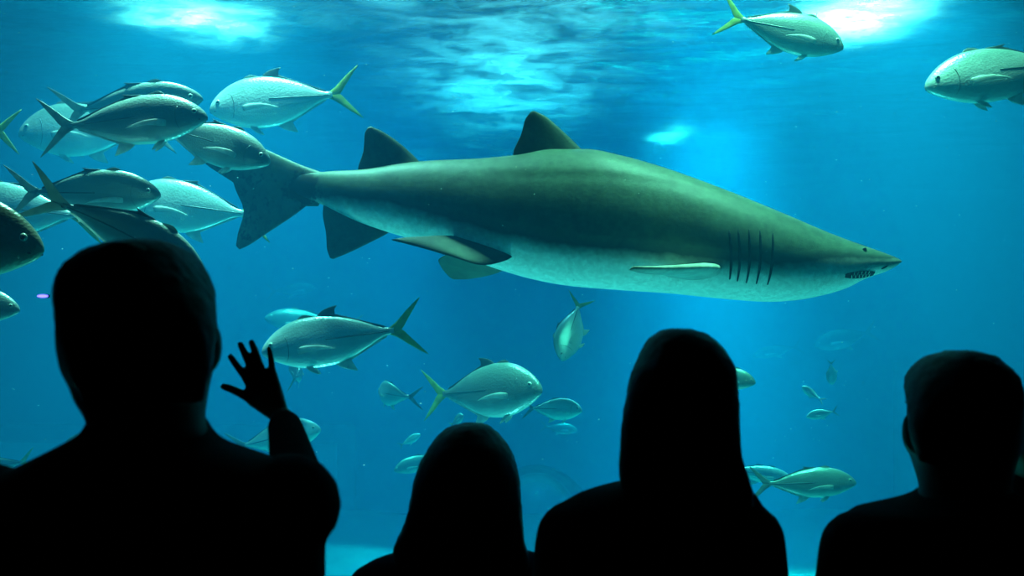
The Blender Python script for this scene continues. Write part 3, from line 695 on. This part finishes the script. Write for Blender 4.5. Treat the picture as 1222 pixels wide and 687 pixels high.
def person(label, Y, head, hairrows, shirt, hips, arms, feet_x, cloth, long_hair=False, ears=None, hand_builder=None, bvox=.008, voxel=.008):
    """head: (row, left, right) image rows of the bare head and neck; hairrows / shirt likewise; all at depth Y"""
    k = Y/F
    X = lambda px: (px-611)*k
    Zr = lambda py: EYE - (py-HZ)*k
    cx = X((head[4][1] + head[4][2])/2)
    root = empty('person', (cx, Y, 0)); R0 = Vector((cx, Y, 0))
    tag(root, label, 'person')
    loc = lambda p: Vector(p) - R0
    # --- body: one fused mesh (head, neck, trunk, arms, hands, legs, feet)
    mb = MB()
    hy0 = Zr(head[0][0]); hw = (X(max(r[2] for r in head[:8])) - X(min(r[1] for r in head[:8])))
    hd = hw*1.22                                         # head depth from its width
    hl = hy0 - Zr([r for r in head if r[3] == 'chin'][0][0])
    rows = []
    for (py, l, r, tagz) in head:
        z = Zr(py); s = (hy0 - z)/hl                     # 0 crown .. 1 chin
        if s <= 1.0:
            prof = max(.05, 1 - abs((s-.42)/.62)**2.4)**.5
            yf = hd*.52*prof + (.012 if s > .5 else 0); yb = -hd*.50*max(.05, 1-abs((s-.40)/.56)**2.4)**.5 if s < .8 else -hd*.30
        else:
            yf = hd*.20; yb = -hd*.33
        q_ = 1 + (yf+yb)/2/Y
        rows.append((EYE + (z-EYE)*q_, X(l)*q_-cx, X(r)*q_-cx, yf, yb))
    mb.loft(rows_to_rings(dense(rows, .006)))
    zc = hy0 - hl*.5
    hx = (X(head[4][1]) + X(head[4][2]))/2 - cx
    for s in (-1, 1):                                    # ears, brow ridge, cheeks
        ex = hx + s*hw*(ears[(s+1)//2] if ears else .44)
        mb.ball((ex, -.008, zc - .016), (.016, .019, .032))
        mb.ball((hx + s*.032, hd*.46, zc + .02), (.026, .014, .010)); mb.ball((hx + s*.038, hd*.36, zc - .035), (.028, .026, .03))
    mb.capsule((hx, hd*.49, zc + .012), (hx, hd*.49 + .02, zc - .028), .008, .013); mb.ball((hx, hd*.49 + .008, zc - .03), (.019, .012, .009))
    mb.ball((hx, hd*.46, zc - .062), (.026, .014, .007)); mb.ball((hx, hd*.46, zc - .072), (.023, .013, .007))
    mb.ball((hx, hd*.42, zc - hl*.44), (.026, .022, .018))
    # trunk
    trunk = []
    for (z, w, d) in hips: trunk.append((z, -w, w, d*.5, -d*.5))
    sh = [(Zr(py), X(l)-cx + .012, X(r)-cx - .012, dd*.5, -dd*.5) for (py, l, r, dd) in shirt]
    mb.loft(rows_to_rings(dense(trunk + sh)))
    zh = hips[-1][0]
    for s, fx in zip((-1, 1), feet_x):                   # legs and feet
        hip = Vector((s*.085, 0, zh + .02)); kn = Vector((fx*.9, .015, zh*.56)); an = Vector((fx, -.01, .085))
        mb.capsule(hip, kn, .082, .055); mb.capsule(kn, an, .054, .037); mb.capsule((fx, -.035, .04), (fx*1.15, .13, .03), .036, .03)
    for A in arms:
        p = [loc(a) for a in A['joints']]; rr = A.get('r', (.05, .042, .036, .026))
        mb.capsule(p[0], p[1], rr[0], rr[1]); mb.capsule(p[1], p[2], rr[2]*1.08, rr[3])
        if 'hand' in A: hand(mb, p[2], {f: [loc(v) for v in ch] for f, ch in A['hand'].items()}, .0066)
        else:
            d = (p[2]-p[1]).normalized(); sx = A.get('side', 1); f0 = Vector((0, 1, 0)); f0 = (f0 - d*f0.dot(d)).normalized(); o2 = d.cross(f0)
            base = p[2] + d*.085; H = {}
            for i, (f, ln) in enumerate((('index', .072), ('middle', .08), ('ring', .074), ('pinky', .058))):
                kk = base + f0*(.03 - .02*i) - d*(.004*abs(i-1)); cu = o2*(-sx*.012)
                H[f] = [kk, kk + d*ln*.45 + cu*.5, kk + d*ln*.8 + cu*1.6, kk + d*ln + cu*2.6]
            tb = p[2] + d*.035 + f0*.026
            H['thumb'] = [tb, tb + d*.03 + f0*.02, tb + d*.06 + f0*.026]
            hand(mb, p[2], H)
    body = mb.build('body', M['skin'], root); fuse(body, min(voxel, bvox), 2)
    for s in (-1, 1):
        b2 = MB(); b2.ball((hx + s*.031, hd*.455, zc + .004), .0125); e = b2.build('eye', M['eyewhite'], root)
        b2 = MB(); b2.ball((hx + s*.031, hd*.455 + .0095, zc + .004), (.006, .004, .006)); b2.build('pupil', M['pupil'], e)
    # --- hair
    mb = MB(); rows = []
    top = Zr(hairrows[0][0])
    for (py, l, r, dep) in hairrows:
        z = Zr(py); s = (top - z)/hl
        back = -hd*.56*max(.06, 1 - abs((min(s, .42)-.42)/.45)**2.3)**.5
        if long_hair: back = back if s < .42 else -hd*(.56 - .10*min(1, (s-.42)))
        elif s > .6: back = -hd*(.56 - .5*(s-.6))
        front = dep*hd*max(.1, min(1, (s+.04)*6))**.5; q_ = 1 + (front+back)/2/Y
        rows.append((EYE + (z-EYE)*q_, X(l)*q_-cx, X(r)*q_-cx, front, back))
    mb.loft(rows_to_rings(dense(rows, .005), 36))
    h = mb.build('hair', M['hair'], root); fuse(h, voxel, 4)
    dt = bpy.data.textures.new('hair_clumps', 'CLOUDS'); dt.noise_scale = .012
    dp = h.modifiers.new('clumps', 'DISPLACE'); dp.texture = dt; dp.strength = .005; dp.mid_level = .5
    # --- shirt with sleeves
    mb = MB()
    tr2 = [(z, -w-.012, w+.012, d*.5+.012, -d*.5-.012) for (z, w, d) in hips[:-1]]
    sh2 = [(Zr(py), X(l)-cx, X(r)-cx, dd*.5+.01, -dd*.5-.01) for (py, l, r, dd) in shirt]
    mb.loft(rows_to_rings(dense(tr2 + sh2)))
    for A in arms:
        p = [loc(a) for a in A['joints']]; rr = A.get('r', (.05, .042, .036, .026)); sl = A.get('sleeve', 0.55)
        mb.capsule(p[0], p[0].lerp(p[1], min(1, sl*1.0)), rr[0] + .013, rr[1] + .015)
        if sl > 1: mb.capsule(p[1], p[1].lerp(p[2], sl-1), rr[2] + .012, rr[3] + .009)
    s_ = mb.build('shirt', M[cloth], root); fuse(s_, voxel, 5)
    # --- trousers and shoes
    mb = MB(); zb = hips[-1][0]
    mb.loft(rows_to_rings(dense([(z, -w-.014, w+.014, d*.5+.014, -d*.5-.014) for (z, w, d) in hips[-3:]])))
    for s, fx in zip((-1, 1), feet_x):
        mb.capsule((s*.088, 0, zb+.03), (fx*.92, .012, zb*.55), .094, .07); mb.capsule((fx*.92, .012, zb*.55), (fx, -.01, .11), .068, .056)
    t = mb.build('trousers', M['denim'], root); fuse(t, voxel, 5)
    for s, fx in zip((-1, 1), feet_x):
        mb = MB(); mb.capsule((fx, -.045, .047), (fx*1.15, .15, .042), .047, .042, 14); mb.box(fx-.045, fx+.05, -.085, .185, 0, .02)
        mb.capsule((fx, -.02, .06), (fx, -.015, .12), .048, .046)
        o = mb.build('shoe', M['shoe'], root); fuse(o, .008, 3)
    return root

# waving man
Y1 = 1.30
HP = lambda x, y, d: P(x, y, d)
hY = 1.72
finger = lambda pts, d0=0.0: [P(x, y, hY + .03 + d) for (x, y, d) in pts]
wave = dict(
  thumb=finger([(302,478,0), (287,469,.0), (276,464,.005), (267,461,.01)]),
  index=finger([(297,456,.01), (289,444.5,.015), (281,434,.02), (275,425.5,.022)]),
  middle=finger([(304,448,.01), (297.5,434,.015), (291,420,.02), (287,410.5,.022)]),
  ring=finger([(313,445,.01), (308.5,431,.015), (304,417,.02), (300,408,.022)]),
  pinky=finger([(325,447,.01), (324.5,435,.015), (322.5,423,.02), (321,415.5,.022)]))
person('man with short hair waving one raised hand at the tank', Y1,
  head=[(293,150,190,''),(300,122,212,''),(315,102,226,''),(335,86,240,''),(360,79,250,''),(403,79,250,''),(434,82,250,''),(470,93,245,''),(500,106,243,'chin'),(512,107,246,''),(545,103,250,'')],
  hairrows=[(286,165,192,.2),(289,140,204,.4),(293,125,211,.5),(300,108,222,.52),(312,94,234,.53),(328,80,244,.5),(345,74,251,.42),(373,71.5,256,.2),(403,71.5,256,.0),(434,79,254,-.1),(460,89,247,-.2),(480,98,243,-.25)],
  shirt=[(497,108,243,.10),(512,104,250,.12),(527,80,264,.15),(540,55,300,.17),(552,30,335,.18),(566,2,360,.19),(585,-20,372,.20),(610,-26,384,.21),(640,-28,388,.22),(687,-28,388,.23)],
  hips=[(1.18,.175,.23),(1.05,.165,.22),(.98,.165,.22),(.88,.17,.23),(.80,.165,.22)],
  arms=[dict(joints=[P(345,602,Y1-.02), P(362,604,1.48), P(338,500,hY-.02)], hand=wave, r=(.048,.033,.031,.018), sleeve=1.9),
        dict(joints=[P(-18,615,Y1), P(-48,900,Y1-.03), P(-30,1130,Y1+.06)], side=-1)],
  feet_x=(-.11,.11), cloth='cloth_a', voxel=.006, bvox=.0035, ears=(.45, .505))
# child with long hair
Y2 = 2.0
person('child with long loose hair, the shortest of the onlookers', Y2,
  head=[(513,545,575,''),(520,528,592,''),(530,518,602,''),(545,510,608,''),(565,506,610,''),(590,506,610,''),(605,510,606,''),(620,520,596,''),(632,536,580,'chin'),(640,535,581,''),(662,533,583,'')],
  hairrows=[(505,552,574,.2),(508,540,584,.4),(514,528,591,.5),(522,520,599,.5),(535,511,609,.48),(552,501,616,.4),(576,493,621,.2),(597,489,622.5,.05),(615,485,624,.0),(630,480,625.5,-.02),(645,472,627,-.04),(656,468,630,-.06),(672,470,633,-.08),(690,474,632,-.1),(715,482,626,-.14)],
  shirt=[(648,520,596,.09),(655,500,612,.11),(661,470,640,.13),(668,445,662,.14),(678,432,676,.15),(695,426,682,.16),(740,430,678,.17)],
  hips=[(1.02,.135,.17),(.90,.125,.165),(.82,.125,.165),(.74,.135,.175),(.67,.13,.17)],
  arms=[dict(joints=[P(445,704,Y2), P(422,880,Y2-.02), P(430,1030,Y2+.07)], r=(.036,.031,.028,.021), side=-1),
        dict(joints=[P(676,698,Y2), P(686,880,Y2-.02), P(678,1030,Y2+.07)], r=(.036,.031,.028,.021))],
  feet_x=(-.08,.08), cloth='cloth_b', long_hair=True)
# woman
Y3 = 1.64
person('woman with straight hair to her shoulders, between child and short-haired man', Y3,
  head=[(401,795,825,''),(408,780,840,''),(420,768,855,''),(440,758,864,''),(465,753,868,''),(495,755,867,''),(520,762,860,''),(540,774,848,''),(553,788,834,'chin'),(562,780,840,''),(600,776,846,'')],
  hairrows=[(392,798,822,.2),(395,786,838,.4),(400,778,846,.5),(408,771,855,.52),(421,765,866,.5),(440,755,877,.42),(460,749,880,.25),(485,745,882,.1),(510,741,883.5,.02),(540,738.5,885,.0),(556,737.5,890,-.02),(574,738,896,-.05),(590,744,900,-.08),(602,752,901,-.1),(614,764,892,-.16)],
  shirt=[(562,772,850,.09),(572,758,868,.12),(580,722,888,.14),(588,694,902,.15),(600,672,908,.16),(615,660,914,.18),(640,652,920,.19),(687,650,924,.20)],
  hips=[(1.12,.15,.2),(1.0,.135,.185),(.92,.145,.2),(.83,.165,.22),(.75,.16,.21)],
  arms=[dict(joints=[P(684,642,Y3), P(656,870,Y3-.02), P(668,1060,Y3+.08)], r=(.044,.036,.032,.023), side=-1),
        dict(joints=[P(892,646,Y3), P(922,870,Y3-.02), P(908,1060,Y3+.08)], r=(.044,.036,.032,.023))],
  feet_x=(-.09,.09), cloth='cloth_a', long_hair=True)
# man at the end of the row, one hand at his ear
Y4 = 1.60
person('man with cropped hair and visible ear, hand raised to his head', Y4,
  head=[(425,1135,1165,''),(431,1117,1183,''),(442,1101,1199,''),(460,1091,1210,''),(485,1089,1212,''),(515,1089,1211,''),(540,1090,1208,''),(560,1094,1205,''),(578,1098,1204,'chin'),(588,1099,1206,''),(620,1098,1208,'')],
  hairrows=[(418,1138,1160,.2),(421,1122,1176,.4),(425,1111,1184,.5),(432,1101,1190,.52),(444,1090,1204,.5),(456,1085,1211,.44),(472,1084.5,1216,.3),(490,1085,1218,.1),(510,1086,1216,-.05),(535,1090,1210,-.15),(555,1097,1203,-.22)],
  shirt=[(582,1100,1206,.10),(590,1096,1212,.12),(598,1070,1238,.14),(604,1045,1262,.16),(610,1018,1290,.18),(622,1008,1296,.19),(645,1004,1300,.20),(687,1004,1298,.22)],
  hips=[(1.14,.175,.23),(1.02,.165,.22),(.95,.165,.22),(.85,.17,.23),(.77,.165,.22)],
  arms=[dict(joints=[P(1026,656,Y4), P(996,880,Y4-.02), P(1008,1080,Y4+.08)], side=-1, r=(.046,.042,.036,.026)),
        dict(joints=[P(1284,655,Y4), P(1290,690,Y4+.24), P(1230,572,Y4+.12)], r=(.05,.042,.038,.028), sleeve=1.98)],
  feet_x=(-.11,.11), cloth='cloth_a', ears=(.52, .49))
